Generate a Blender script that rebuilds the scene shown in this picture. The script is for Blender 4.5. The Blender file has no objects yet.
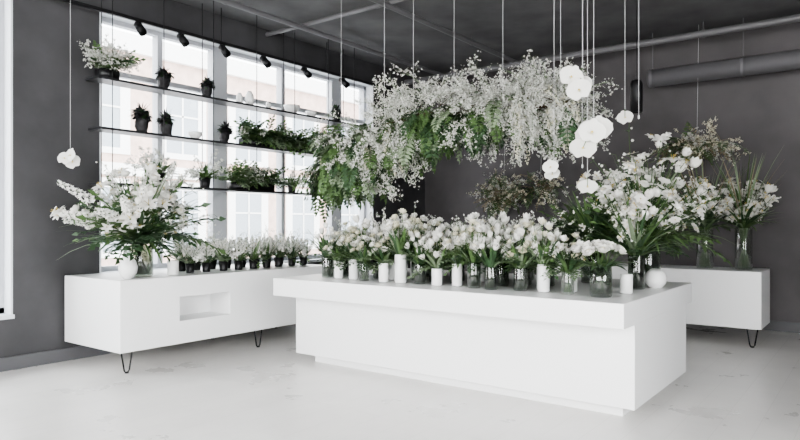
import bpy, math, random
import numpy as np
from mathutils import Vector, Matrix
random.seed(7); RS=np.random.RandomState(7)
R=random.random
def U(a,b): return a+(b-a)*random.random()
scene=bpy.context.scene
COL=scene.collection

# ------------------------------------------------------------------ materials
def mat(name,col,rough=.6,metal=0,noise=0,nscale=5,bump=0,spec=.5,emit=0,trans=0):
    m=bpy.data.materials.new(name); m.use_nodes=True; nt=m.node_tree; b=nt.nodes['Principled BSDF']
    b.inputs['Base Color'].default_value=(*col,1); b.inputs['Roughness'].default_value=rough
    b.inputs['Metallic'].default_value=metal; b.inputs['Specular IOR Level'].default_value=spec
    if emit: b.inputs['Emission Color'].default_value=(*col,1); b.inputs['Emission Strength'].default_value=emit
    if noise or bump:
        tc=nt.nodes.new('ShaderNodeTexCoord'); n=nt.nodes.new('ShaderNodeTexNoise')
        n.inputs['Scale'].default_value=nscale; n.inputs['Detail'].default_value=6
        nt.links.new(tc.outputs['Object'],n.inputs['Vector'])
        if noise:
            r=nt.nodes.new('ShaderNodeValToRGB')
            r.color_ramp.elements[0].position=.3; r.color_ramp.elements[1].position=.7
            r.color_ramp.elements[0].color=(*[c*(1-noise) for c in col],1)
            r.color_ramp.elements[1].color=(*[min(1,c*(1+noise)) for c in col],1)
            nt.links.new(n.outputs['Fac'],r.inputs['Fac']); nt.links.new(r.outputs['Color'],b.inputs['Base Color'])
        if bump:
            bp=nt.nodes.new('ShaderNodeBump'); bp.inputs['Strength'].default_value=bump; bp.inputs['Distance'].default_value=.02
            nt.links.new(n.outputs['Fac'],bp.inputs['Height']); nt.links.new(bp.outputs['Normal'],b.inputs['Normal'])
    if trans:
        out=nt.nodes['Material Output']; t=nt.nodes.new('ShaderNodeBsdfTranslucent'); t.inputs['Color'].default_value=(*col,1)
        mx=nt.nodes.new('ShaderNodeMixShader'); mx.inputs['Fac'].default_value=trans
        nt.links.new(b.outputs[0],mx.inputs[1]); nt.links.new(t.outputs[0],mx.inputs[2]); nt.links.new(mx.outputs[0],out.inputs['Surface'])
    return m
def glassmat(name,tint,lo=.06,hi=.6):
    m=bpy.data.materials.new(name); m.use_nodes=True; nt=m.node_tree; nt.nodes.remove(nt.nodes['Principled BSDF'])
    out=nt.nodes['Material Output']; t=nt.nodes.new('ShaderNodeBsdfTransparent'); t.inputs['Color'].default_value=(*tint,1)
    g=nt.nodes.new('ShaderNodeBsdfGlossy'); g.inputs['Roughness'].default_value=.05
    lw=nt.nodes.new('ShaderNodeLayerWeight'); lw.inputs['Blend'].default_value=.35
    mr=nt.nodes.new('ShaderNodeMapRange'); mr.inputs['To Min'].default_value=lo; mr.inputs['To Max'].default_value=hi
    mx=nt.nodes.new('ShaderNodeMixShader')
    nt.links.new(lw.outputs['Facing'],mr.inputs['Value']); nt.links.new(mr.outputs[0],mx.inputs['Fac'])
    nt.links.new(t.outputs[0],mx.inputs[1]); nt.links.new(g.outputs[0],mx.inputs[2]); nt.links.new(mx.outputs[0],out.inputs['Surface'])
    return m
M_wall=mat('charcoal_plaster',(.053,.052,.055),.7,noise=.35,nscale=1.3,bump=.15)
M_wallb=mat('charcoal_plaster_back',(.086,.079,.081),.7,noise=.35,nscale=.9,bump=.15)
M_ceil=mat('ceiling_paint',(.098,.096,.098),.8,noise=.25,nscale=2,bump=.1)
M_base=mat('baseboard_paint',(.09,.09,.095),.5)
M_lac=mat('white_lacquer',(.85,.85,.85),.35)
M_frame=mat('window_frame_paint',(.46,.47,.50),.5)
M_reveal=mat('window_reveal_paint',(.66,.68,.71),.6)
M_black=mat('black_metal',(.012,.012,.013),.45,metal=.3)
M_shelf=mat('dark_shelf_steel',(.02,.02,.022),.4)
M_pipe=mat('painted_pipe',(.12,.117,.122),.45)
M_cable=mat('light_cable',(.5,.5,.5),.5)
M_cer=mat('white_ceramic',(.78,.78,.77),.3)
M_petal=mat('white_petal',(.83,.82,.78),.55,trans=.25)
M_cream=mat('cream_petal',(.74,.71,.57),.55,trans=.25)
M_green=mat('leaf_green',(.09,.155,.055),.5,trans=.2)
M_dark=mat('leaf_dark_green',(.038,.078,.033),.5,trans=.15)
M_sage=mat('leaf_sage',(.21,.27,.17),.6,trans=.2)
M_twig=mat('twig_brown',(.10,.065,.04),.8)
M_yel=mat('stamen_yellow',(.62,.48,.12),.6)
M_dry=mat('dried_grass',(.30,.25,.17),.8,trans=.2)
M_blackleaf=mat('black_foliage',(.022,.022,.024),.5)
M_glass=glassmat('clear_vase_glass',(.90,.92,.90))
M_smoke=glassmat('smoked_vase_glass',(.62,.66,.62),.08,.5)
M_pane=glassmat('window_pane_glass',(.97,.98,.98),.02,.3)
M_water=mat('soil',(.03,.022,.016),.9)
M_stone=mat('dark_lava_stone',(.016,.015,.017),.7,noise=.7,nscale=22,bump=.8)
M_gyp=mat('gypsophila_white',(.64,.64,.60),.6,trans=.25)
MATS=[M_petal,M_cream,M_green,M_dark,M_sage,M_twig,M_yel,M_dry,M_blackleaf,M_glass,M_smoke,M_cer,M_black,M_cable,M_water,M_stone,M_gyp]
PET,CRM,GRN,DRK,SAG,TWG,YEL,DRY,BLF,GLS,SMK,CER,BLK,CAB,SOI,STN,GYP=range(17)

# ------------------------------------------------------------------ floor material
def floor_mat():
    m=bpy.data.materials.new('white_painted_boards'); m.use_nodes=True; nt=m.node_tree; b=nt.nodes['Principled BSDF']
    tc=nt.nodes.new('ShaderNodeTexCoord')
    mp=nt.nodes.new('ShaderNodeMapping'); mp.inputs['Rotation'].default_value=(0,0,math.radians(90))
    nt.links.new(tc.outputs['Object'],mp.inputs['Vector'])
    br=nt.nodes.new('ShaderNodeTexBrick'); br.inputs['Scale'].default_value=1; br.inputs['Brick Width'].default_value=2.6
    br.inputs['Row Height'].default_value=.24; br.inputs['Mortar Size'].default_value=.003; br.inputs['Mortar Smooth'].default_value=.5
    br.inputs['Color1'].default_value=(.77,.752,.73,1); br.inputs['Color2'].default_value=(.745,.728,.705,1); br.inputs['Mortar'].default_value=(.66,.645,.62,1)
    nt.links.new(mp.outputs[0],br.inputs['Vector'])
    n=nt.nodes.new('ShaderNodeTexNoise'); n.inputs['Scale'].default_value=1.3; n.inputs['Detail'].default_value=7; n.inputs['Roughness'].default_value=.6
    nt.links.new(tc.outputs['Object'],n.inputs['Vector'])
    r=nt.nodes.new('ShaderNodeValToRGB'); r.color_ramp.elements[0].position=.32; r.color_ramp.elements[0].color=(.88,.88,.885,1)
    r.color_ramp.elements[1].position=.62; r.color_ramp.elements[1].color=(1,1,1,1); nt.links.new(n.outputs['Fac'],r.inputs['Fac'])
    mx=nt.nodes.new('ShaderNodeMixRGB'); mx.blend_type='MULTIPLY'; mx.inputs['Fac'].default_value=1
    nt.links.new(br.outputs['Color'],mx.inputs[1]); nt.links.new(r.outputs[0],mx.inputs[2]); nt.links.new(mx.outputs[0],b.inputs['Base Color'])
    mr=nt.nodes.new('ShaderNodeMapRange'); mr.inputs['To Min'].default_value=.18; mr.inputs['To Max'].default_value=.42
    nt.links.new(n.outputs['Fac'],mr.inputs['Value']); nt.links.new(mr.outputs[0],b.inputs['Roughness'])
    return m
M_floor=floor_mat()

# ------------------------------------------------------------------ box helpers
def boxes(name,bl,m,bevel=0,parent=None):
    V=[];F=[]
    for (x0,x1,y0,y1,z0,z1) in bl:
        o=len(V)
        V+=[(x0,y0,z0),(x1,y0,z0),(x1,y1,z0),(x0,y1,z0),(x0,y0,z1),(x1,y0,z1),(x1,y1,z1),(x0,y1,z1)]
        F+=[(o,o+3,o+2,o+1),(o+4,o+5,o+6,o+7),(o,o+1,o+5,o+4),(o+1,o+2,o+6,o+5),(o+2,o+3,o+7,o+6),(o+3,o,o+4,o+7)]
    me=bpy.data.meshes.new(name); me.from_pydata(V,[],F); me.materials.append(m)
    ob=bpy.data.objects.new(name,me); COL.objects.link(ob)
    if bevel:
        md=ob.modifiers.new('b','BEVEL'); md.width=bevel; md.segments=2
    if parent: ob.parent=parent
    return ob
def empty(name,loc=(0,0,0)):
    e=bpy.data.objects.new(name,None); COL.objects.link(e); e.location=loc; return e

# ------------------------------------------------------------------ mesh builder (all quads)
class MB:
    def __init__(s): s.V=[];s.F=[];s.M=[];s.n=0
    def add(s,V,F,m):
        V=np.asarray(V,float);F=np.asarray(F,int)
        s.V.append(V);s.F.append(F+s.n)
        s.M.append(np.full(len(F),m) if np.isscalar(m) else np.asarray(m)); s.n+=len(V)
    def arr(s): return np.vstack(s.V),np.vstack(s.F),np.concatenate(s.M)
    def mesh(s,name):
        V,F,Mi=s.arr(); used=sorted(set(Mi.tolist())); mp={k:i for i,k in enumerate(used)}
        me=bpy.data.meshes.new(name); me.from_pydata(V.tolist(),[],F.tolist())
        for k in used: me.materials.append(MATS[k])
        me.polygons.foreach_set('material_index',np.array([mp[k] for k in Mi.tolist()],dtype=np.int32))
        me.polygons.foreach_set('use_smooth',np.ones(len(F),dtype=bool)); me.update(); return me
    def squeeze_x(s,x0,k):
        for V in s.V:
            m=V[:,0]<x0; V[m,0]=x0+(V[m,0]-x0)*k
    def obj(s,name,loc=(0,0,0)):
        ob=bpy.data.objects.new(name,s.mesh(name)); ob.location=loc; COL.objects.link(ob); return ob
def nz(v):
    v=np.asarray(v,float); l=np.linalg.norm(v); return v/l if l>1e-9 else np.array([0,0,1.])
def frame(d,spin=0):
    d=nz(d); a=np.array([0,0,1.]) if abs(d[2])<.95 else np.array([1.,0,0])
    x=nz(np.cross(a,d)); y=np.cross(d,x); c,s_=math.cos(spin),math.sin(spin)
    return np.stack([x*c+y*s_, -x*s_+y*c, d],axis=1)
def stamp(mb,proto,o,d,s,spin=None,mo=None):
    V,F,Mi=proto; A=frame(d,U(0,6.28) if spin is None else spin)
    mb.add((V*s)@A.T+np.asarray(o),F,Mi if mo is None else mo)
def tube(mb,pts,rad,m,sides=5):
    pts=np.asarray(pts,float); n=len(pts); rad=np.full(n,rad) if np.isscalar(rad) else np.asarray(rad)
    V=[]
    for i in range(n):
        t=pts[min(i+1,n-1)]-pts[max(i-1,0)]; A=frame(t)
        for k in range(sides):
            a=2*math.pi*k/sides; V.append(pts[i]+A[:,0]*math.cos(a)*rad[i]+A[:,1]*math.sin(a)*rad[i])
    F=[(i*sides+k,i*sides+(k+1)%sides,(i+1)*sides+(k+1)%sides,(i+1)*sides+k) for i in range(n-1) for k in range(sides)]
    mb.add(V,F,m)
def lathe(mb,prof,m,c=(0,0,0),seg=20):
    V=[];n=len(prof)
    for r,z in prof:
        for k in range(seg):
            a=2*math.pi*k/seg; V.append((c[0]+r*math.cos(a),c[1]+r*math.sin(a),c[2]+z))
    F=[(i*seg+k,i*seg+(k+1)%seg,(i+1)*seg+(k+1)%seg,(i+1)*seg+k) for i in range(n-1) for k in range(seg)]
    mb.add(V,F,m)
def petal(mb,o,D,N,L,W,curl,cup,m,n=4,tip=.25,base=.3):
    D=nz(D);N=nz(N-D*np.dot(N,D)) ;S=np.cross(D,N); p=np.asarray(o,float).copy(); V=[]
    for i in range(n+1):
        t=i/n; a=curl*t; d=D*math.cos(a)+N*math.sin(a); nn=N*math.cos(a)-D*math.sin(a)
        if i: p=p+d*L/n
        w=W*.5*(math.sin(math.pi*min(1,(.12+.80*t)))**.8 if tip<.5 else (base+(1-base)*math.sin(math.pi*t**.8)))
        if i==n: w*=tip*1.5
        V+= [p-S*w+nn*cup*w, p.copy(), p+S*w+nn*cup*w]
    F=[(3*i+k,3*i+k+1,3*i+k+4,3*i+k+3) for i in range(n) for k in range(2)]
    mb.add(V,F,m)
def pv(a,e): return np.array([math.cos(a)*math.cos(e),math.sin(a)*math.cos(e),math.sin(e)])
# --- prototypes, unit radius, facing +Z
def p_rose(m=PET):
    mb=MB(); Z=np.array([0,0,1.])
    lathe(mb,[(.02,.0),(.33,.12),(.42,.45),(.3,.75),(.02,.85)],CRM,seg=7)
    for ring,(n,e,L,W,c,r0) in enumerate([(4,1.35,.85,.75,.35,.2),(5,1.05,.95,.9,.55,.25),(6,.6,1.05,1.0,.75,.22),(6,.25,1.1,1.0,.6,.15)]):
        for k in range(n):
            a=6.283*k/n+ring*.6+U(-.1,.1); o=np.array([math.cos(a)*r0,math.sin(a)*r0,.0])
            petal(mb,o,pv(a,e),-pv(a,e-1.57),L,W,c,.35,m,n=3,tip=.5)
    for k in range(4): petal(mb,np.array([0,0,-.05]),pv(k*1.57,-.1),Z,.7,.3,.4,.1,GRN,n=2)
    return mb.arr()
def p_tulip(m=PET):
    mb=MB()
    for k in range(6):
        a=6.283*k/6
        petal(mb,np.array([math.cos(a)*.1,math.sin(a)*.1,-.2]),pv(a,.45),-pv(a,.45-1.57),1.7,.95,1.15+.12*(k%2),.35,m,n=5,tip=.3)
    return mb.arr()
def p_lily(m=PET):
    mb=MB()
    for k in range(6):
        a=6.283*k/6; petal(mb,np.array([0,0,-.25]),pv(a,.95),pv(a,.95-1.57),1.35,.66 if k%2 else .52,1.1,-.25,m,n=5,tip=.12)
    for k in range(5):
        a=6.283*k/5+.3; tube(mb,[(0,0,-.1),(math.cos(a)*.15,math.sin(a)*.15,.35),(math.cos(a)*.25,math.sin(a)*.25,.6)],[.02,.02,.045],YEL,3)
    lathe(mb,[(.02,-.5),(.09,-.35),(.12,-.15),(.02,.0)],GRN,seg=5)
    return mb.arr()
def p_orchid(m=PET):
    mb=MB(); Z=np.array([0,0,1.])
    for a,W,L in [(0.1,1.35,.95),(3.04,1.35,.95),(1.57,.8,.9),(-2.2,.75,.85),(-.94,.75,.85)]:
        petal(mb,np.array([0,0,0]),pv(a,.2),Z,L,W,-.25,.12,m,n=5,tip=.6,base=.35)
    petal(mb,np.array([0,0,.05]),pv(-1.57,.7),Z,.4,.3,.5,.5,CRM,n=3,tip=.5)
    lathe(mb,[(.01,.0),(.09,.06),(.07,.16),(.01,.2)],YEL,seg=6)
    return mb.arr()
def p_bloss(m=PET,n=5):
    mb=MB()
    for k in range(n):
        a=6.283*k/n; a2=.62; e=U(.2,.7)
        mb.add([(0,0,0),.75*pv(a-a2,e)*.8,pv(a,e),.75*pv(a+a2,e)*.8],[(0,1,2,3)],m)
    return mb.arr()
P_rose=p_rose();P_rose2=p_rose(CRM);P_tul=p_tulip();P_lily=p_lily();P_orch=p_orchid()
P_bl=p_bloss();P_bl4=p_bloss(GYP,4);P_blg=p_bloss(GYP,5);P_blc=p_bloss(CRM,4)
def arc(o,d,L,droop,n=6,wob=.0):
    p=np.asarray(o,float).copy();d=nz(d);pts=[p.copy()];T=[d.copy()]
    for i in range(n):
        d=nz(d+np.array([U(-wob,wob),U(-wob,wob),-droop/n])); p=p+d*L/n; pts.append(p.copy());T.append(d.copy())
    return pts,T
def blade(mb,o,d,L,W,droop,m,n=5):
    pts,T=arc(o,d,L,droop,n); V=[]
    for i,(p,t) in enumerate(zip(pts,T)):
        s=nz(np.cross(t,[0,0,1.]) if abs(t[2])<.97 else np.cross(t,[1.,0,0])); N=np.cross(s,t)
        w=W*.5*max(.05,math.sin(math.pi*(.08+.90*i/n))**.8)
        V+=[p-s*w+N*w*.3,p,p+s*w+N*w*.3]
    F=[(3*i+k,3*i+k+1,3*i+k+4,3*i+k+3) for i in range(n) for k in range(2)]
    mb.add(V,F,m)
def leaf4(mb,p,d,up,L,W,m):
    s=nz(np.cross(d,up)); u=nz(np.cross(s,d))
    mb.add([p,p+d*L*.45-s*W*.5+u*W*.15,p+d*L-u*L*.12,p+d*L*.45+s*W*.5+u*W*.15],[(0,1,2,3)],m)
def frond(mb,o,d,L,droop,m,n=9,ll=.28,lw=.09,stem=None):
    pts,T=arc(o,d,L,droop,n); tube(mb,pts,[L*.008]*(n+1),m if stem is None else stem,3)
    for i in range(1,n+1):
        t=T[i]; s=nz(np.cross(t,[0,0,1.]) if abs(t[2])<.97 else np.cross(t,[1.,0,0])); N=np.cross(s,t)
        k=L*ll*math.sin(math.pi*(.15+.75*i/n))
        for sg in (-1,1): leaf4(mb,pts[i],nz(s*sg+t*.55+N*U(-.35,.35)),N,k,L*lw,m)
    leaf4(mb,pts[-1],T[-1],np.array([1.,.1,.1]),L*.15,L*lw,m)
def airy(mb,o,d,L,droop,fl=30,fs=.014,proto=None,stem=SAG,wid=.35):
    pts,T=arc(o,d,L,droop,6,.12); tube(mb,pts,L*.005+.001,stem,3)
    for b in range(int(fl/6)):
        i=random.randint(2,6); q=pts[i]; dd=nz(T[i]+np.array([U(-1,1),U(-1,1),U(-1,.8)])); l=L*U(.15,wid)
        tube(mb,[q,q+dd*l],[.0012,.0008],stem,3)
        for k in range(6):
            pp=q+dd*l*U(.4,1.05)+np.array([U(-1,1),U(-1,1),U(-1,1)])*l*.22
            stamp(mb,proto or P_bl4,pp,(U(-1,1),U(-1,1),U(-.5,1)),fs*U(.7,1.3))
def strand(mb,o,d,L,droop,w=.05,n=50,fs=.018,proto=None):
    pts,T=arc(o,d,L,droop,10,.05); tube(mb,pts,.0025,SAG,3); P=np.array(pts)
    for k in range(n):
        t=(k+.5)/n; x=t*10; i=min(9,int(x)); p=P[i]*(1-(x-i))+P[i+1]*(x-i)
        ww=w*(math.sin(math.pi*(.15+.8*t))); off=np.array([U(-1,1),U(-1,1),U(-.5,.5)])
        stamp(mb,proto or P_blg,p+off*ww,off+np.array([0,0,-.2]),fs*U(.75,1.25))
def spike(mb,o,d,L,n=34,fs=.026,w=.03,droop=.15,proto=None):
    pts,T=arc(o,d,L,droop,8,.03); tube(mb,pts,.003,GRN,4); P=np.array(pts)
    for k in range(n):
        t=.30+.70*k/n; x=t*8; i=min(7,int(x)); p=P[i]*(1-(x-i))+P[i+1]*(x-i); a=k*2.4; A=frame(T[i])
        od=A[:,0]*math.cos(a)+A[:,1]*math.sin(a); ww=1.25-t
        stamp(mb,proto or P_bl,p+od*w*ww,od+T[i]*.5,fs*(1.25-.7*t))
def branch(mb,o,d,L,fs=.05,n=8,droop=.5):
    """loose flowering branch: alternating open blooms shrinking to buds at the tip"""
    pts,T=arc(o,d,L,droop,10,.10); tube(mb,pts,[.004]*6+[.003]*3+[.002]*2,GRN,4)
    for k in range(n):
        i=3+int(k*7.99/n); A=frame(T[i]); a=k*2.2+U(-.4,.4); od=nz(A[:,0]*math.cos(a)+A[:,1]*math.sin(a)+T[i]*.6)
        q=pts[i]+od*.05; tube(mb,[pts[i],q],.002,GRN,3); f=1.15-.085*i
        stamp(mb,P_lily if k<n*.55 else P_tul,q,od,fs*f*(1 if k<n*.55 else .6))
        if k%2: blade(mb,pts[i],-od+T[i],.10,.018,.5,GRN,3)

# ------------------------------------------------------------------ vases
def vase_cyl(mb,r,h,m,c=(0,0,0),seg=20):
    lathe(mb,[(.001,.004),(r*.9,.004),(r,.012),(r,h*.5),(r,h-.004),(r*.97,h),(r*.93,h-.004),(r*.93,.02),(.001,.02)],m,c,seg)
def dome_dir(spread):
    a=U(0,6.283); e=math.sqrt(R())*spread; return np.array([math.cos(a)*math.sin(e),math.sin(a)*math.sin(e),math.cos(e)])

def small_bouquet(kind,vkind,seed):
    random.seed(seed); mb=MB()
    if vkind=='cer': r,h=.052,.21; vase_cyl(mb,r,h,CER)
    elif vkind=='cer2': r,h=.046,.17; vase_cyl(mb,r,h,CER)
    elif vkind=='gls': r,h=.060,.20; vase_cyl(mb,r,h,SMK)
    elif vkind=='clr': r,h=.055,.22; vase_cyl(mb,r,h,GLS)
    elif vkind=='blk': r,h=.055,.11; lathe(mb,[(.001,.002),(r*.75,.002),(r*.8,.01),(r,h),(r*.92,h),(r*.88,h-.02),(.001,h-.02)],BLK)
    n={'rose':11,'tulip':10,'mix':10,'stock':7,'small':10}[kind]
    top=h+(.15 if kind!='small' else .12)
    if vkind in('gls','clr'):
        for i in range(16): a=U(0,6.28); q=U(.2,.85)*r; tube(mb,[(math.cos(a)*q,math.sin(a)*q,.02),(-math.cos(a)*q*.5,math.sin(a)*q*.6,h+.02)],.0035,random.choice([GRN,DRK]),4)
    for i in range(n):
        a=i*2.4+U(-.2,.2); q=math.sqrt((i+.5)/n); rr=q*(.135 if kind!='small' else .11)
        z=top+.11*(1-q*q)+U(-.05,.07)-.045*q; e=np.array([math.cos(a)*rr,math.sin(a)*rr,z])
        b=np.array([math.cos(a+2)*r*.5,math.sin(a+2)*r*.5,.02]); mo=np.array([math.cos(a)*r*.5,math.sin(a)*r*.5,h])
        if kind=='stock':
            tube(mb,[b,mo],.003,GRN,4); spike(mb,mo,e-mo+np.array([0,0,.05]),.31+U(-.05,.07),n=30,fs=.028,w=.024); continue
        tube(mb,[b,mo,(mo+e)/2+np.array([0,0,.015]),e],.003,GRN,4)
        d=np.array([math.cos(a)*q*1.2,math.sin(a)*q*1.2,1.])
        if kind=='rose': stamp(mb,P_rose if R()<.6 else P_rose2,e,d,U(.036,.050))
        elif kind=='tulip': stamp(mb,P_tul,e,d*np.array([.5,.5,1]),U(.034,.046))
        elif kind=='mix': stamp(mb,random.choice([P_rose,P_tul,P_rose2,P_lily]),e,d,U(.036,.052))
        elif kind=='small':
            if i%2: spike(mb,mo,e-mo,.26,n=26,fs=.026,w=.02)
            else: stamp(mb,random.choice([P_rose,P_lily]),e,d,U(.026,.036))
    for i in range(36 if kind!='small' else 14):
        a=U(0,6.28); mo=np.array([math.cos(a)*r*.6,math.sin(a)*r*.6,h-.01])
        blade(mb,mo,(math.cos(a)*.7,math.sin(a)*.7,U(.5,1.8)),U(.14,.30),U(.024,.040),U(.3,1.3),random.choice([GRN,GRN,DRK,DRK,SAG]),4)
    for i in range(7 if kind!='small' else 2):
        a=U(0,6.28); frond(mb,(0,0,h),(math.cos(a),math.sin(a),U(.2,1.3)),U(.17,.29),1.0,random.choice([GRN,SAG,DRK]),6,.3,.11)
    for i in range(5):
        a=U(0,6.28); mo=np.array([0,0,h]); airy(mb,mo,(math.cos(a)*.6,math.sin(a)*.6,1),U(.22,.36),.3,20,.009)
    return mb.mesh('bouquet_mesh')

def big_bouquet(mb,mouth,base,R0,H,n,seed,kinds,leaves=60,ferns=20,lz=.5,spread=1.25,fs=.07):
    random.seed(seed); mouth=np.array(mouth,float); base=np.array(base,float)
    for i in range(n):
        d=dome_dir(spread); e=mouth+np.array([d[0]*R0,d[1]*R0,d[2]*H+.05])*U(.6,1.0)
        m0=mouth+np.array([d[0],d[1],0])*.05; mid=(m0+e)/2+np.array([0,0,.06*R0/.6])
        k=random.choice(kinds)
        b=base+np.array([-d[0],-d[1],0])*.04
        if k=='branch':
            tube(mb,[b,m0],.0035,GRN,4); branch(mb,m0,e-m0+np.array([0,0,.15]),np.linalg.norm(e-m0)*1.12,fs*.78,9,.5); continue
        tube(mb,[b,m0,mid,e],.0035,GRN,4)
        out=nz(e-mouth)*1.0+np.array([U(-.5,.5),U(-.5,.5),U(-.1,.3)])
        if k=='lily':
            stamp(mb,P_lily,e,out,fs*U(.85,1.15))
            for j in range(3): stamp(mb,P_lily if R()<.6 else P_tul,e+np.array([U(-.10,.10),U(-.10,.10),U(-.10,.06)]),out+np.array([U(-.8,.8),U(-.8,.8),U(-.3,.5)]),fs*U(.5,.85))
        elif k=='rose': stamp(mb,P_rose,e,out,fs*U(.65,.9))
        elif k=='orch':
            for j in range(4): stamp(mb,P_orch,e+np.array([U(-.09,.09),U(-.09,.09),U(-.16,.05)]),out+np.array([U(-.5,.5),U(-.5,.5),0]),fs*U(.6,.85))
        elif k=='spike': spike(mb,mid,e-mid+nz(e-mid)*.05,np.linalg.norm(e-mid)+.18,n=38,fs=.038,w=.044)
        elif k=='airy':
            airy(mb,mid,e-mid,np.linalg.norm(e-mid)+.1,.3,60,.014)
    for i in range(leaves):
        d=dome_dir(spread*1.12); m0=mouth+np.array([d[0],d[1],0])*.05
        blade(mb,m0,d+np.array([0,0,.25]),(R0*U(.4,.85)+.08)*(1+.5*d[2]*(H/R0-.6)),U(.025,.045),U(.4,1.3),random.choice([GRN,DRK,GRN,DRK,SAG]),5)
    for i in range(ferns):
        d=dome_dir(spread*1.12); frond(mb,mouth,d+np.array([0,0,.2]),R0*U(.5,.95)+.1,U(.5,1.3),random.choice([GRN,DRK]),10,.25,.07)

# ================================================================== ROOM
WX=-7.15; BY=10.35; CZ=4.33; EX=3.2; SY=-3.2
boxes('floor',[(WX-.35,EX+.2,SY-.2,BY+.2,-.12,0)],M_floor)
boxes('ceiling',[(WX-.35,EX+.2,SY-.2,BY+.2,CZ,CZ+.15)],M_ceil)
T=.32
w1=(3.80,8.74,.93,3.95); w2=(.3,2.88,.56,4.0)
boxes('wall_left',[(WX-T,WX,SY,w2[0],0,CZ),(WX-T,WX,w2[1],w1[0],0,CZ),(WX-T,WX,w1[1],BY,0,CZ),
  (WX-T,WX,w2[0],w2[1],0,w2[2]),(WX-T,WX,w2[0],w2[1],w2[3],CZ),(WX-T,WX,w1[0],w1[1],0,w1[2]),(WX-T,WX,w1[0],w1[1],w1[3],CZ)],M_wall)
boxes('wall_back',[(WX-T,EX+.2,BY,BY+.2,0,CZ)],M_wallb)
e1=(-1.5,3.5,.6,3.7)
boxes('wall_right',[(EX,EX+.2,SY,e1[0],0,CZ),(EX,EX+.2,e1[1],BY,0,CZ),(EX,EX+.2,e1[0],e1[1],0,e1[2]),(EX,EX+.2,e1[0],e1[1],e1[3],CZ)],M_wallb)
s1=(-5.5,1.8,.5,3.8)
boxes('wall_front',[(WX-T,s1[0],SY-.2,SY,0,CZ),(s1[1],EX+.2,SY-.2,SY,0,CZ),(s1[0],s1[1],SY-.2,SY,0,s1[2]),(s1[0],s1[1],SY-.2,SY,s1[3],CZ)],M_wallb)
def win_x(name,w,x,mull,trans_z,fw=.07):
    y0,y1,z0,z1=w; p=empty(name)
    bl=[(x-.05,x+.05,y0,y1,z0,z0+fw),(x-.05,x+.05,y0,y1,z1-fw,z1),(x-.05,x+.05,y0,y0+fw,z0,z1),(x-.05,x+.05,y1-fw,y1,z0,z1)]
    for (my,mw) in mull: bl.append((x-.06,x+.06,my-mw/2,my+mw/2,z0+fw,z1-fw))
    for tz in trans_z: bl.append((x-.045,x+.045,y0+fw,y1-fw,tz-.03,tz+.03))
    boxes('frame',bl,M_frame,parent=p)
    boxes('pane',[(x-.004,x+.004,y0+.03,y1-.03,z0+.03,z1-.03)],M_pane,parent=p)
    return p
p=win_x('window_1',w1,WX-.2,[(4.66,.07),(5.58,.24),(6.75,.07),(7.95,.24)],[3.3])
boxes('reveal',[(WX-T,WX+.01,w1[0]-.001,w1[0]+.015,w1[2],w1[3]),(WX-T,WX+.01,w1[1]-.015,w1[1],w1[2],w1[3]),(WX-T,WX+.01,w1[0],w1[1],w1[3]-.015,w1[3]),
   (WX-T,WX+.02,w1[0],w1[1],w1[2]-.03,w1[2]+.01)],M_reveal,parent=p)
p=win_x('window_2',w2,WX-.2,[(1.6,.08)],[])
boxes('reveal',[(WX-T,WX+.005,w2[1]-.02,w2[1]+.001,w2[2],w2[3]),(WX-T,WX+.05,w2[0],w2[1],w2[2]-.03,w2[2]+.01)],M_reveal,parent=p)
win_x('added_window_right',e1,EX+.1,[(.15,.08),(1.8,.08)],[])  # unseen window, added to the right wall to brighten the room
p=empty('added_window_front'); bl=[(s1[0],s1[1],SY-.14,SY-.06,s1[2],s1[2]+.07),(s1[0],s1[1],SY-.14,SY-.06,s1[3]-.07,s1[3])]+[(x-.035,x+.035,SY-.14,SY-.06,s1[2],s1[3]) for x in (s1[0]+.04,-3.7,-1.85,0,s1[1]-.04)]  # unseen window behind the camera, added as an opening for front fill
boxes('frame',bl,M_frame,parent=p)
boxes('baseboard_left',[(WX,WX+.025,SY,BY,0,.14)],M_base,.004)
boxes('baseboard_back',[(WX+.025,EX,BY-.025,BY,0,.14)],M_base,.004)

# exterior street
M_fac=mat('pale_brick_facade',(.60,.45,.39),.9,noise=.15,nscale=3)
M_fwin=mat('facade_window',(.34,.37,.40),.3)
M_fstone=mat('facade_stone',(.82,.80,.78),.9)
M_pave=mat('pavement',(.6,.6,.6),.9,noise=.1,nscale=2)
p=empty('building_facade')
boxes('brick',[(-22,-20,-12,40,-.3,7.6)],M_fac,parent=p)
bw=[];bs=[]
for i in range(17):
    y=-11+i*3
    for z in (.6,4.0):
        bw.append((-20.03,-19.97,y,y+1.3,z,z+2.1)); bs+= [(-20.1,-19.95,y-.35,y+1.65,z-.2,z),(-20.1,-19.95,y-.35,y+1.65,z+2.1,z+2.4),(-20.1,-19.95,y-.35,y,z,z+2.1),(-20.1,-19.95,y+1.3,y+1.65,z,z+2.1),(-20.0,-19.94,y+.62,y+.68,z,z+2.1),(-20.0,-19.94,y,y+1.3,z+1.3,z+1.36)]
bs.append((-20.3,-19.8,-12,40,7.2,7.8)); bs.append((-20.2,-19.85,-12,40,3.1,3.5))
boxes('windows',bw,M_fwin,parent=p); boxes('stone_trim',bs,M_fstone,parent=p)
boxes('street_ground',[(-40,12,-20,40,-.4,-.14)],M_pave)

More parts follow.
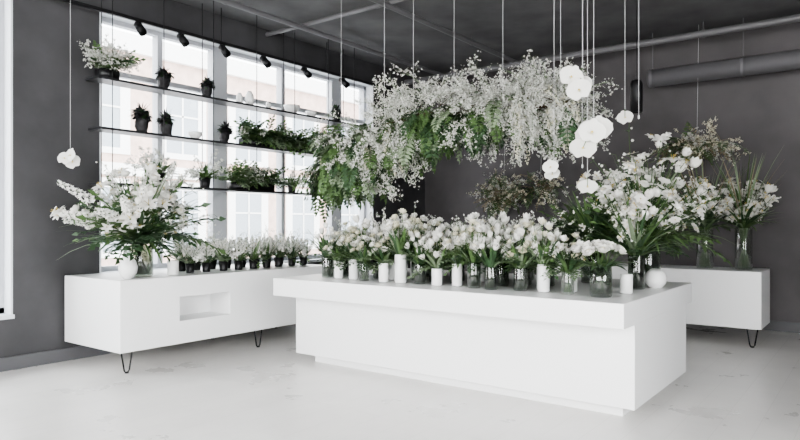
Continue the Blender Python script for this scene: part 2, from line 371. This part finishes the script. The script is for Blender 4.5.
# ================================================================== FURNITURE
p=empty('display_island')
boxes('slab_top',[(-5.13,-1.46,4.605,6.67,.745,.93)],M_lac,.006,p)
boxes('body',[(-5.10,-1.475,4.906,6.5,.095,.7455)],M_lac,.006,p)
boxes('plinth',[(-4.93,-1.60,5.03,6.35,0,.0955)],M_lac,.004,p)
def boolcab(name,b,cut,parent):
    o=boxes(name,[b],M_lac,0,parent)
    if cut:
        c=boxes('cutter',[cut],M_lac); md=o.modifiers.new('c','BOOLEAN'); md.object=c; md.solver='EXACT'; md.operation='DIFFERENCE'
        bpy.context.view_layer.update(); dg=bpy.context.evaluated_depsgraph_get()
        me=bpy.data.meshes.new_from_object(o.evaluated_get(dg)); o.modifiers.clear(); o.data=me; bpy.data.objects.remove(c,do_unlink=True)
    md=o.modifiers.new('b','BEVEL'); md.width=.005; md.segments=2; md.limit_method='ANGLE'
def hairpin(name,x,y,z,parent,ax=0):
    mb=MB(); w=.06
    for dx,dy in ((w,0),(-w,0)) if ax==0 else ((0,w),(0,-w)):
        tube(mb,[(x+dx,y+dy,z),(x+dx*.45,y+dy*.45,.03),(x+dx*.25,y+dy*.25,.010),(x,y,.008)],.009,BLK,6)
    a,b=(w+.02,.04) if ax==0 else (.04,w+.02)
    mb.add([(x-a,y-b,z-.004),(x+a,y-b,z-.004),(x+a,y+b,z-.004),(x-a,y+b,z-.004)],[(0,1,2,3)],BLK)
    lathe(mb,[(.001,0),(.02,0),(.02,.008),(.001,.008)],BLK,(x,y,0),10)
    o=mb.obj(name); o.parent=parent
p=empty('window_sideboard')
boolcab('body',(-7.11,-5.985,3.386,6.4,.22,.94),(-6.35,-5.9,4.06,4.72,.463,.72),p)
for i,(x,y) in enumerate([(-6.06,3.50),(-6.06,5.2),(-6.06,6.3),(-6.95,5.2),(-6.95,6.3)]): hairpin('leg_%d'%i,x,y,.22,p,1)
p=empty('back_sideboard')
boolcab('body',(-4.0,-1.13,8.68,9.42,.235,.927),None,p)
for i,(x,y) in enumerate([(-1.24,8.78),(-2.5,8.78),(-3.88,8.78),(-3.88,9.32)]): hairpin('leg_%d'%i,x,y,.235,p,0)

# shelves with suspension rods
p=empty('hanging_window_shelf')
SX0,SX1=-6.98,-6.72
for i,(z,y0,y1) in enumerate([(3.10,3.55,7.85),(2.555,3.58,7.85),(1.955,3.58,7.85)]):
    boxes('shelf_%d'%i,[(SX0,SX1,y0,y1,z-.026,z)],M_shelf,.002,p)
mb=MB()
for y in (3.72,4.35,5.05,5.75,6.45,7.15,7.75):
    for x in (SX1-.008,SX0+.02):
        if y in (4.35,5.75,7.15) and x<-6.9: continue
        tube(mb,[(x,y,1.93),(x,y,CZ)],.0055,BLK,6)
o=mb.obj('suspension_rods'); o.parent=p

# track light rail
p=empty('track_light')
mb=MB(); TX=-6.9; TZ=3.87
boxes('rail',[(TX-.02,TX+.02,2.6,9.4,TZ-.02,TZ+.02)],M_black,.003,p)
for y in (3.2,5.3,7.3,9.0): tube(mb,[(TX,y,TZ),(TX,y,CZ)],.008,BLK,6)
for y in (4.15,4.72,5.35,6.05,6.85,7.7):
    tube(mb,[(TX,y,TZ),(TX,y,TZ-.07)],.012,BLK,8)
    c=np.array([TX,y,TZ-.09]); d=nz([.75,-.15,-.62])
    tube(mb,[c-d*.10,c-d*.099,c+d*.10,c+d*.10,c+d*.08],[.001,.045,.05,.043,.001],BLK,14)
o=mb.obj('spot_heads'); o.parent=p

# ceiling pipes
def pipe(name,pts,r,cl=[]):
    mb=MB(); tube(mb,pts,r,BLK,14); pts=np.array(pts,float)
    for t in cl:
        q=pts[0]*(1-t)+pts[-1]*t; tube(mb,[q,(q[0],q[1],CZ)],.008,BLK,6)
        d=nz(pts[-1]-pts[0]); tube(mb,[q-d*.02,q+d*.02],r*1.18,BLK,14)
    o=mb.obj(name); o.data.materials.clear(); o.data.materials.append(M_pipe); return o
pipe('ceiling_pipe',[(WX,9.7,4.16),(EX,9.7,4.16)],.05,[.1,.3,.5,.7])
pipe('ceiling_pipe',[(-6.35,SY,4.2),(-6.35,BY,4.2)],.035,[.4,.6,.8])
pipe('ceiling_pipe',[(-4.9,SY,4.22),(-4.9,BY,4.22)],.035,[.5,.7,.85])
pipe('ceiling_pipe',[(WX,6.3,4.26),(EX,6.3,4.26)],.03,[.2,.4,.6])
mb=MB(); x0=-2.75
tube(mb,[(EX,9.85,3.66),(x0,9.85,3.66),(x0-.002,9.85,3.66)],[.13,.13,.001],BLK,24)
for x in (-2.7,-1.5,-.2,1.2): tube(mb,[(x-.02,9.85,3.66),(x+.02,9.85,3.66)],.136,BLK,24); tube(mb,[(x,9.85,3.78),(x,9.85,CZ)],.008,BLK,6)
o=mb.obj('ventilation_duct'); o.data.materials.clear(); o.data.materials.append(M_pipe)

# pendant lamp
mb=MB(); c=(-2.13,7.15,2.72)
lathe(mb,[(.001,.36),(.03,.36),(.055,.34),(.065,.30),(.065,0),(.058,0),(.058,.25),(.001,.27)],BLK,c,20)
lathe(mb,[(.001,.03),(.035,.04),(.04,.08),(.001,.14)],CER,c,12)
tube(mb,[(c[0],c[1],c[2]+.35),(c[0],c[1],CZ)],.004,BLK,5); mb.obj('pendant_lamp')

# ================================================================== FLOWERS ON ISLAND
protos=[small_bouquet(k,v,s) for k,v,s in [('rose','cer',1),('tulip','cer2',2),('mix','gls',3),('rose','gls',4),('stock','cer',5),('tulip','gls',6),('rose','cer2',8),('stock','gls',9),('mix','clr',10),('rose','clr',14)]]
random.seed(11)
for j,(y,x0,x1,st) in enumerate([(4.95,-4.72,-1.95,.21),(5.20,-4.85,-2.05,.225),(5.46,-4.85,-2.3,.24),(5.73,-4.85,-2.6,.255),(6.02,-4.8,-2.75,.275)]):
    x=x0
    while x<x1:
        k=random.choice([0,1,2,2,3,3,8,5,6,9,9,5,0]) if j<2 else random.choice([0,2,4,2,7,7,3,8,9])
        ob=bpy.data.objects.new('white_flower_vase',protos[k]); COL.objects.link(ob)
        ob.location=(x+U(-.02,.02),y+U(-.05,.05),.93); ob.rotation_euler=(0,0,U(0,6.28)); s=U(.90,1.10)*(1+.05*(j>1)) ; ob.scale=(s,s,s*U(.88,1.2)); x+=st*U(.9,1.1)
mb=MB(); lathe(mb,[(.001,.004),(.075,.004),(.085,.02),(.085,.14),(.08,.24),(.074,.24),(.078,.14),(.078,.03),(.001,.03)],SMK,(0,0,0),24)
random.seed(5)
for i in range(16):
    a=i*2.4; q=math.sqrt((i+.5)/16); e=np.array([math.cos(a)*q*.18,math.sin(a)*q*.18,.40-.06*q*q]); mo=np.array([math.cos(a)*.04,math.sin(a)*.04,.22])
    tube(mb,[(-mo[0],-mo[1],.03),mo,e],.003,GRN,4); stamp(mb,P_rose,e,(math.cos(a)*q,math.sin(a)*q,1),U(.042,.055))
for i in range(34): a=U(0,6.28); blade(mb,(math.cos(a)*.05,math.sin(a)*.05,.22),(math.cos(a),math.sin(a),.9),U(.15,.28),.035,U(.5,1.3),random.choice([GRN,DRK]),4)
mb.obj('rose_bowl_vase',(-1.74,4.93,.93))

def glassvase(mb,c,r,h,m=GLS): vase_cyl(mb,r,h,m,c,24)
mb=MB(); c=(-1.78,6.27,.93); glassvase(mb,c,.13,.38,SMK)
big_bouquet(mb,(c[0],c[1],1.31),(c[0],c[1],.96),.70,1.08,66,21,['lily','orch','branch','branch','lily','branch'],110,30,fs=.078)
for i in range(40): a=U(0,6.28); tube(mb,[(c[0]+math.cos(a)*.09,c[1]+math.sin(a)*.09,.96),(c[0]-math.cos(a)*.05,c[1]-math.sin(a)*.05,1.33)],.005,random.choice([GRN,DRK]),4)
for i in range(44): d=dome_dir(.7); blade(mb,(c[0],c[1],1.3),d,U(.5,.95),.020,.35,random.choice([GRN,DRK,SAG]),6)
mb.obj('lily_arrangement')
mb=MB(); c=(-2.22,6.06,.93); glassvase(mb,c,.11,.34,SMK)
big_bouquet(mb,(c[0],c[1],1.26),(c[0],c[1],.96),.50,.72,14,22,['lily','rose','branch'],160,90,fs=.065,spread=1.25)
mb.obj('fern_arrangement')
mb=MB(); c=(-1.70,5.70,.93); glassvase(mb,c,.07,.30,SMK)
big_bouquet(mb,(c[0],c[1],1.22),(c[0],c[1],.96),.38,.78,24,23,['orch','lily','lily','branch'],50,14,fs=.07,spread=1.0)
for i in range(20): a=U(0,6.28); tube(mb,[(c[0]+math.cos(a)*.05,c[1]+math.sin(a)*.05,.96),(c[0]-math.cos(a)*.03,c[1]-math.sin(a)*.03,1.24)],.004,random.choice([GRN,DRK]),4)
mb.obj('orchid_arrangement')
mb=MB(); lathe(mb,[(.001,0),(.05,0),(.085,.04),(.095,.09),(.075,.14),(.04,.17),(.035,.165),(.001,.15)],CER,(0,0,0),24); mb.obj('round_ceramic_vase',(-1.60,5.93,.93))
mb=MB(); vase_cyl(mb,.05,.16,CER); mb.obj('ceramic_cylinder_vase',(-1.66,5.30,.93))

# ================================================================== LEFT SIDEBOARD
mb=MB(); c=(-6.35,3.80,.94); glassvase(mb,c,.15,.33,SMK)
big_bouquet(mb,(c[0],c[1],1.27),(c[0],c[1],.97),.82,.86,72,31,['lily','spike','branch','branch','lily','rose'],140,40,fs=.085,spread=1.22)
for i in range(50): a=U(0,6.28); tube(mb,[(c[0]+math.cos(a)*.11,c[1]+math.sin(a)*.11,.97),(c[0]-math.cos(a)*.06,c[1]-math.sin(a)*.06,1.30)],.005,random.choice([GRN,DRK]),4)
mb.squeeze_x(-6.75,.45); mb.obj('lily_bouquet')
mb=MB(); lathe(mb,[(.001,0),(.04,0),(.085,.06),(.095,.12),(.075,.18),(.03,.24),(.03,.27),(.024,.27),(.022,.23),(.001,.2)],CER,(0,0,0),24); mb.obj('round_ceramic_vase',(-6.14,3.56,.941))
mb=MB(); vase_cyl(mb,.06,.16,CER); mb.obj('ceramic_cylinder_vase',(-6.2,4.12,.94))
pots=[small_bouquet('small','blk',s) for s in (41,42,43)]
random.seed(12)
for row,(x,y0,y1) in enumerate([(-6.28,4.40,6.3),(-6.62,4.5,6.3)]):
    y=y0
    while y<y1:
        ob=bpy.data.objects.new('potted_white_flower',random.choice(pots)); COL.objects.link(ob); ob.location=(x+U(-.02,.02),y,.94); ob.rotation_euler=(0,0,U(0,6.28)); s=U(.95,1.15); ob.scale=(s,s,s); y+=.225

# ================================================================== SHELF ITEMS
SXc=-6.84
def stone_planter(loc,s,seed):
    random.seed(seed); mb=MB(); seg=18; lean=np.array([U(-.02,.02),U(-.03,.05)]); ph=[U(0,6.28) for _ in range(6)]
    prof=[(.001,0),(.045,0),(.05,.01),(.06,.06),(.066,.11),(.06,.15),(.05,.16),(.045,.15),(.001,.13)]; V=[]
    for i,(r,z) in enumerate(prof):
        for k in range(seg):
            a=6.283*k/seg; f=1+(.12*math.sin(3*a+ph[0]+z*22)+.08*math.sin(5*a+ph[1]-z*40))*(1 if 0<z<.15 else .3)
            V.append((r*f*math.cos(a),r*f*math.sin(a),z))
    mb.add(V,[(i*seg+k,i*seg+(k+1)%seg,(i+1)*seg+(k+1)%seg,(i+1)*seg+k) for i in range(len(prof)-1) for k in range(seg)],STN)
    for i in range(240):    # dense clump of dark crinkled leaves
        d=dome_dir(1.9); p0=np.array([lean[0],lean[1],.17])+d*U(.0,.06)
        blade(mb,p0,d+np.array([U(-.5,.5),U(-.5,.5),U(-.2,.5)]),U(.04,.085),.036,1.0,random.choice([BLF,BLF,DRK,STN]),3)
    for i in range(10): d=dome_dir(.8); blade(mb,(lean[0],lean[1],.2),d,U(.10,.16),.012,.4,BLF,3)
    o=mb.obj('dark_leaf_plant_pot',loc); o.scale=(s,s,s)
for i,(y,z,s) in enumerate([(4.42,3.10,1.0),(5.03,3.10,.95),(4.14,2.555,1.15),(4.46,2.555,1.05),(5.3,2.555,1.0),(7.45,3.10,.95)]):
    stone_planter((SXc,y,z),s,60+i)
def flower_pot(name,loc,s,seed):
    random.seed(seed); mb=MB(); lathe(mb,[(.001,0),(.05,0),(.055,.01),(.07,.12),(.065,.12),(.06,.10),(.001,.10)],BLK,(0,0,0),18)
    for i in range(70):
        d=dome_dir(1.2); blade(mb,(d[0]*.03,d[1]*.03,.10),d,U(.12,.22),U(.02,.035),U(.2,1),random.choice([GRN,DRK,GRN]),4)
    for i in range(16):
        d=dome_dir(1.1); airy(mb,(0,0,.1),d,U(.18,.3),.3,36,.017)
    o=mb.obj(name,loc); o.scale=(s,s,s); return o
for i,(y,z,s) in enumerate([(4.35,1.955,1.2),(5.0,1.955,1.1),(6.95,1.955,1.0),(7.45,1.955,.9),(6.5,1.955,.95)]):
    flower_pot('white_flowering_pot',(SXc,y,z),s,70+i)
def trough(name,loc,L,seed,droop=1.2,white=6,cnt=70):
    random.seed(seed); mb=MB(); w=.08
    V=[(-w,-L/2,0),(w,-L/2,0),(w,L/2,0),(-w,L/2,0),(-w,-L/2,.1),(w,-L/2,.1),(w,L/2,.1),(-w,L/2,.1)]
    mb.add(V,[(0,3,2,1),(4,5,6,7),(0,1,5,4),(1,2,6,5),(2,3,7,6),(3,0,4,7)],BLK)
    for i in range(cnt):
        d=dome_dir(1.4); d[0]=abs(d[0]) if R()<.7 else d[0]*.4
        frond(mb,(U(-w,w)*.7,U(-L/2,L/2),.1),d+np.array([.25,0,.1]),U(.18,.38),droop*U(.5,1.3),random.choice([GRN,DRK,GRN,SAG]),8,.3,.11)
    for i in range(white):
        d=dome_dir(1.1); d[0]=abs(d[0]); airy(mb,(0,U(-L/2,L/2),.1),d,U(.2,.33),.6,36,.014)
    return mb.obj(name,loc)
trough('trailing_fern_trough',(SXc,5.95,2.555),.7,81,cnt=140)
trough('trailing_fern_trough',(SXc,6.9,2.555),.9,82,cnt=160)
trough('trailing_fern_trough',(SXc,5.75,1.955),.7,83,.8,24,cnt=120)
trough('baby_breath_trough',(SXc,3.72,3.10),.20,84,.6,60,24)
mb=MB()
for y,r,h in ((5.55,.05,.15),(5.72,.065,.2),(6.05,.04,.11)): lathe(mb,[(.001,0),(r*.7,0),(r,.4*h),(r*.8,.75*h),(r*.4,h),(r*.33,h),(.001,.8*h)],CER,(0,y-5.55,0),18)
mb.obj('ceramic_vase_group',(SXc,5.55,3.10))
def bowl(loc,r,h):
    mb=MB(); lathe(mb,[(.001,0),(r*.45,0),(r*.5,.01),(r*.9,h*.6),(r,h),(r*.95,h),(r*.85,h*.6),(.001,.02)],CER,(0,0,0),22); mb.obj('ceramic_bowl',loc)
bowl((SXc,6.5,3.10),.12,.12); bowl((SXc,4.86,2.555),.09,.09); bowl((SXc,6.9,3.10),.09,.09)

# ================================================================== HANGING FLORAL CLOUD
BB=np.array([(-4.92,5.3,2.14),(-4.5,5.4,2.30),(-4.1,5.5,2.62),(-3.6,5.65,2.70),(-3.05,5.8,2.68),(-2.42,6.02,2.66)])
def bb(t):
    x=t*5; i=min(4,int(x)); return BB[i]*(1-(x-i))+BB[i+1]*(x-i)
random.seed(99); mb=MB()
tube(mb,[bb(t) for t in np.linspace(0,1,14)],.02,TWG,6)
for i in range(80):
    t=R(); pts,_=arc(bb(t),(U(-1,1),U(-1,1),U(-.6,.8)),U(.2,.45),.3,5,.25); tube(mb,pts,[.007,.006,.005,.004,.003,.002],TWG,4)
def zones(t): return math.exp(-((t-.06)/.12)**2), math.exp(-((t-.55)/.16)**2)
for i in range(780):
    t=U(0,1); z1,z2=zones(t)
    d=nz(np.array([U(-1,1),U(-1,1),U(-1,.3)])); o=bb(t)+d*U(0,.22)
    if R()<.15+.85*max(z1,z2*.9):
        dn=d.copy(); dn[2]-=.35
        frond(mb,o,dn,U(.24,.44),U(.8,1.8),random.choice([GRN,DRK,DRK,GRN,SAG]),10,.28,.09)
for i in range(230):       # trailing green lobe at the window end
    t=U(0,.17); d=nz(np.array([U(-1,1),U(-1,1),U(-.9,.7)])); frond(mb,bb(t)+d*U(0,.22)+np.array([0,0,U(-.05,.15)]),d,U(.22,.40),U(1.2,2.2),random.choice([GRN,DRK,GRN,SAG]),10,.28,.10)
for i in range(470):
    t=U(0,1) if R()<.75 else U(.8,1); z1,z2=zones(t)
    d=nz(np.array([U(-1,1),U(-1,1),U(-.8,1.0)]))
    if R()<max(z1*.88,z2*.85*(d[2]<.15)): continue
    airy(mb,bb(t)+d*U(.03,.22),d,U(.20,.42),U(.3,1.1),96,.0135,stem=SAG,wid=.42)
for i in range(105):
    t=random.choice([U(.16,.24),U(.22,.38),U(.26,.38),U(.82,1),U(.80,1)]); d=np.array([U(-.7,.7),U(-.7,.7),U(-.5,.3)])
    strand(mb,bb(t)+d*.20,d,U(.28,.60),2.4,.055,100,.0140,random.choice([P_bl4,P_blg,P_blc,P_bl4]))
for (t,up) in ((.05,0),(.3,0),(.45,0),(.62,0),(.8,0),(.97,0)):
    q=bb(t); tube(mb,[q,(q[0],q[1],CZ)],.003,CAB,4)
mb.obj('hanging_flower_cloud')

def hang_orch(loc,n,s,seed,extra=0.0):
    random.seed(seed); mb=MB(); x,y,z=loc
    tube(mb,[(x,y,z),(x,y,CZ)],.0025,CAB,4)
    for i in range(n):
        q=np.array([x+U(-1,1)*s*.8*(n>1),y+U(-1,1)*s*.8*(n>1),z+U(-1,1)*s*.8*(n>1)])
        tube(mb,[(x,y,z+s),q],.003,GRN,4); stamp(mb,P_orch,q,(.6+U(-.5,.5),-.9+U(-.4,.4),.1+U(-.4,.4)),s,spin=U(-.5,.5))
    mb.obj('hanging_orchid')
for i,(l,n,s) in enumerate([((-1.86,4.86,2.62),3,.10),((-1.79,4.91,2.18),5,.11),((-1.90,5.07,1.80),1,.085),((-1.785,5.66,2.43),1,.075),((-2.2,5.1,1.97),2,.07),
     ((-6.68,3.24,2.14),3,.085)]): hang_orch(l,n,s,200+i)
mb=MB()
for x,y,z in ((-2.05,5.35,2.0),(-1.62,5.5,2.4)):
    tube(mb,[(x,y,z),(x,y,CZ)],.0025,CAB,4); lathe(mb,[(.001,-.02),(.008,-.015),(.008,.01),(.001,.015)],CAB,(x,y,z),6)
mb.obj('hanging_cords')

# ================================================================== BACK SIDEBOARD + WALL PIECES
for i,(x,h,R0,H,k) in enumerate([(-1.82,.50,.46,.66,['lily','branch','lily']),(-1.37,.52,.42,.60,['branch','lily','branch']),(-2.5,.5,.4,.6,['lily','rose'])]):
    mb=MB(); c=(x,9.02,.927); glassvase(mb,c,.10,h,GLS)
    big_bouquet(mb,(x,9.02,.927+h),(x,9.02,.95),R0,H,32,300+i,k,60,8,fs=.085,spread=1.1)
    random.seed(310+i)
    for j in range(50): a=U(0,6.28); r=U(.02,.08); tube(mb,[(x+math.cos(a)*r,9.02+math.sin(a)*r,.95),(x-math.cos(a)*.05,9.02-math.sin(a)*.05,.93+h)],.005,random.choice([GRN,GRN,SAG]),4)
    for j in range(50): d=dome_dir(.5); blade(mb,(x,9.02,.927+h),d,U(.6,1.15),.016,.5,random.choice([DRY,SAG,GRN]),5)
    mb.obj('tall_glass_flower_vase')
def wall_piece(name,c,rx,rz,n,seed,droop=1.2,mix=(DRY,SAG,GRN)):
    random.seed(seed); mb=MB(); c=np.array(c)
    tube(mb,[c+np.array([-rx*.7,0,0]),c+np.array([0,-.03,.05]),c+np.array([rx*.7,0,0])],.012,TWG,6)
    for i in range(n):
        o=c+np.array([U(-1,1)*rx*.65,U(-.06,0),U(-.3,.3)*rz]); d=np.array([U(-1,1),U(-.5,-.05),U(-.5,1)*rz/rx])
        if R()<.6: frond(mb,o,d,U(.2,.42),droop,random.choice(mix),9,.24,.07)
        else: airy(mb,o,d,U(.2,.4),droop*.6,36,.015,proto=random.choice([P_blc,P_bl4]),stem=DRY)
    tube(mb,[c,(c[0],c[1]+.12,CZ)],.003,CAB,4)
    mb.obj(name)
wall_piece('dried_flower_wall_hanging',(-5.3,10.1,2.0),.42,.5,150,401)
wall_piece('dried_flower_wall_hanging',(-2.06,9.7,2.60),.55,.20,170,402,1.1,(DRY,SAG,GRN))
wall_piece('dried_flower_wall_hanging',(-4.6,10.1,2.1),.35,.35,60,403)

# ================================================================== LIGHT
w=bpy.data.worlds.new('overcast_sky'); scene.world=w; w.use_nodes=True
bg=w.node_tree.nodes['Background']; bg.inputs['Color'].default_value=(.94,.97,1,1); bg.inputs['Strength'].default_value=9.5
def area(name,loc,rot,sx,sy,e,col=(1,1,1),portal=False):
    l=bpy.data.lights.new(name,'AREA'); l.shape='RECTANGLE'; l.size=sx; l.size_y=sy; l.energy=e; l.color=col
    o=bpy.data.objects.new(name,l); o.location=loc; o.rotation_euler=rot; COL.objects.link(o)
    if portal: l.cycles.is_portal=True
    return o
h=math.radians(90)
area('window_portal',(WX-.34,6.27,2.44),(0,-h,0),3.0,4.94,1,portal=True)
area('window_portal',(WX-.34,1.6,2.28),(0,-h,0),3.4,2.6,1,portal=True)
sun=bpy.data.lights.new('overcast_sun','SUN'); sun.energy=5.5; sun.angle=math.radians(75); sun.color=(.98,.99,1)
o=bpy.data.objects.new('overcast_sun',sun); COL.objects.link(o); o.rotation_euler=Vector((.80,.02,-.60)).to_track_quat('-Z','Y').to_euler()
area('front_fill_light',(-1.85,SY-.05,2.15),(h,0,0),7.0,3.2,540,(1,.975,.945))  # added fill lamp behind the camera, brightens the camera-facing sides
area('right_fill_light',(EX+.05,1.0,2.15),(0,h,0),3.0,4.8,230,(1,.975,.945))  # second added fill lamp, set in the unseen right wall
for y in (4.15,5.35,6.85):
    l=bpy.data.lights.new('track_spot','SPOT'); l.energy=60; l.spot_size=1.2; l.spot_blend=.6; l.shadow_soft_size=.05; l.color=(1,.96,.9)
    o=bpy.data.objects.new('track_spot_light',l); o.location=(TX+.12,y,TZ-.2); o.rotation_euler=Vector((.8,-.1,-.6)).to_track_quat('-Z','Y').to_euler(); COL.objects.link(o)
scene.view_settings.look='AgX - Medium High Contrast'

# ================================================================== CAMERA
cam=bpy.data.cameras.new('camera'); cam.sensor_width=36; cam.lens=28.8; cam.shift_y=.005; cam.clip_end=200
co=bpy.data.objects.new('camera',cam); COL.objects.link(co); co.location=(0,0,1.5)
co.rotation_euler=(math.radians(90),0,math.atan2(.6,.8)); scene.camera=co
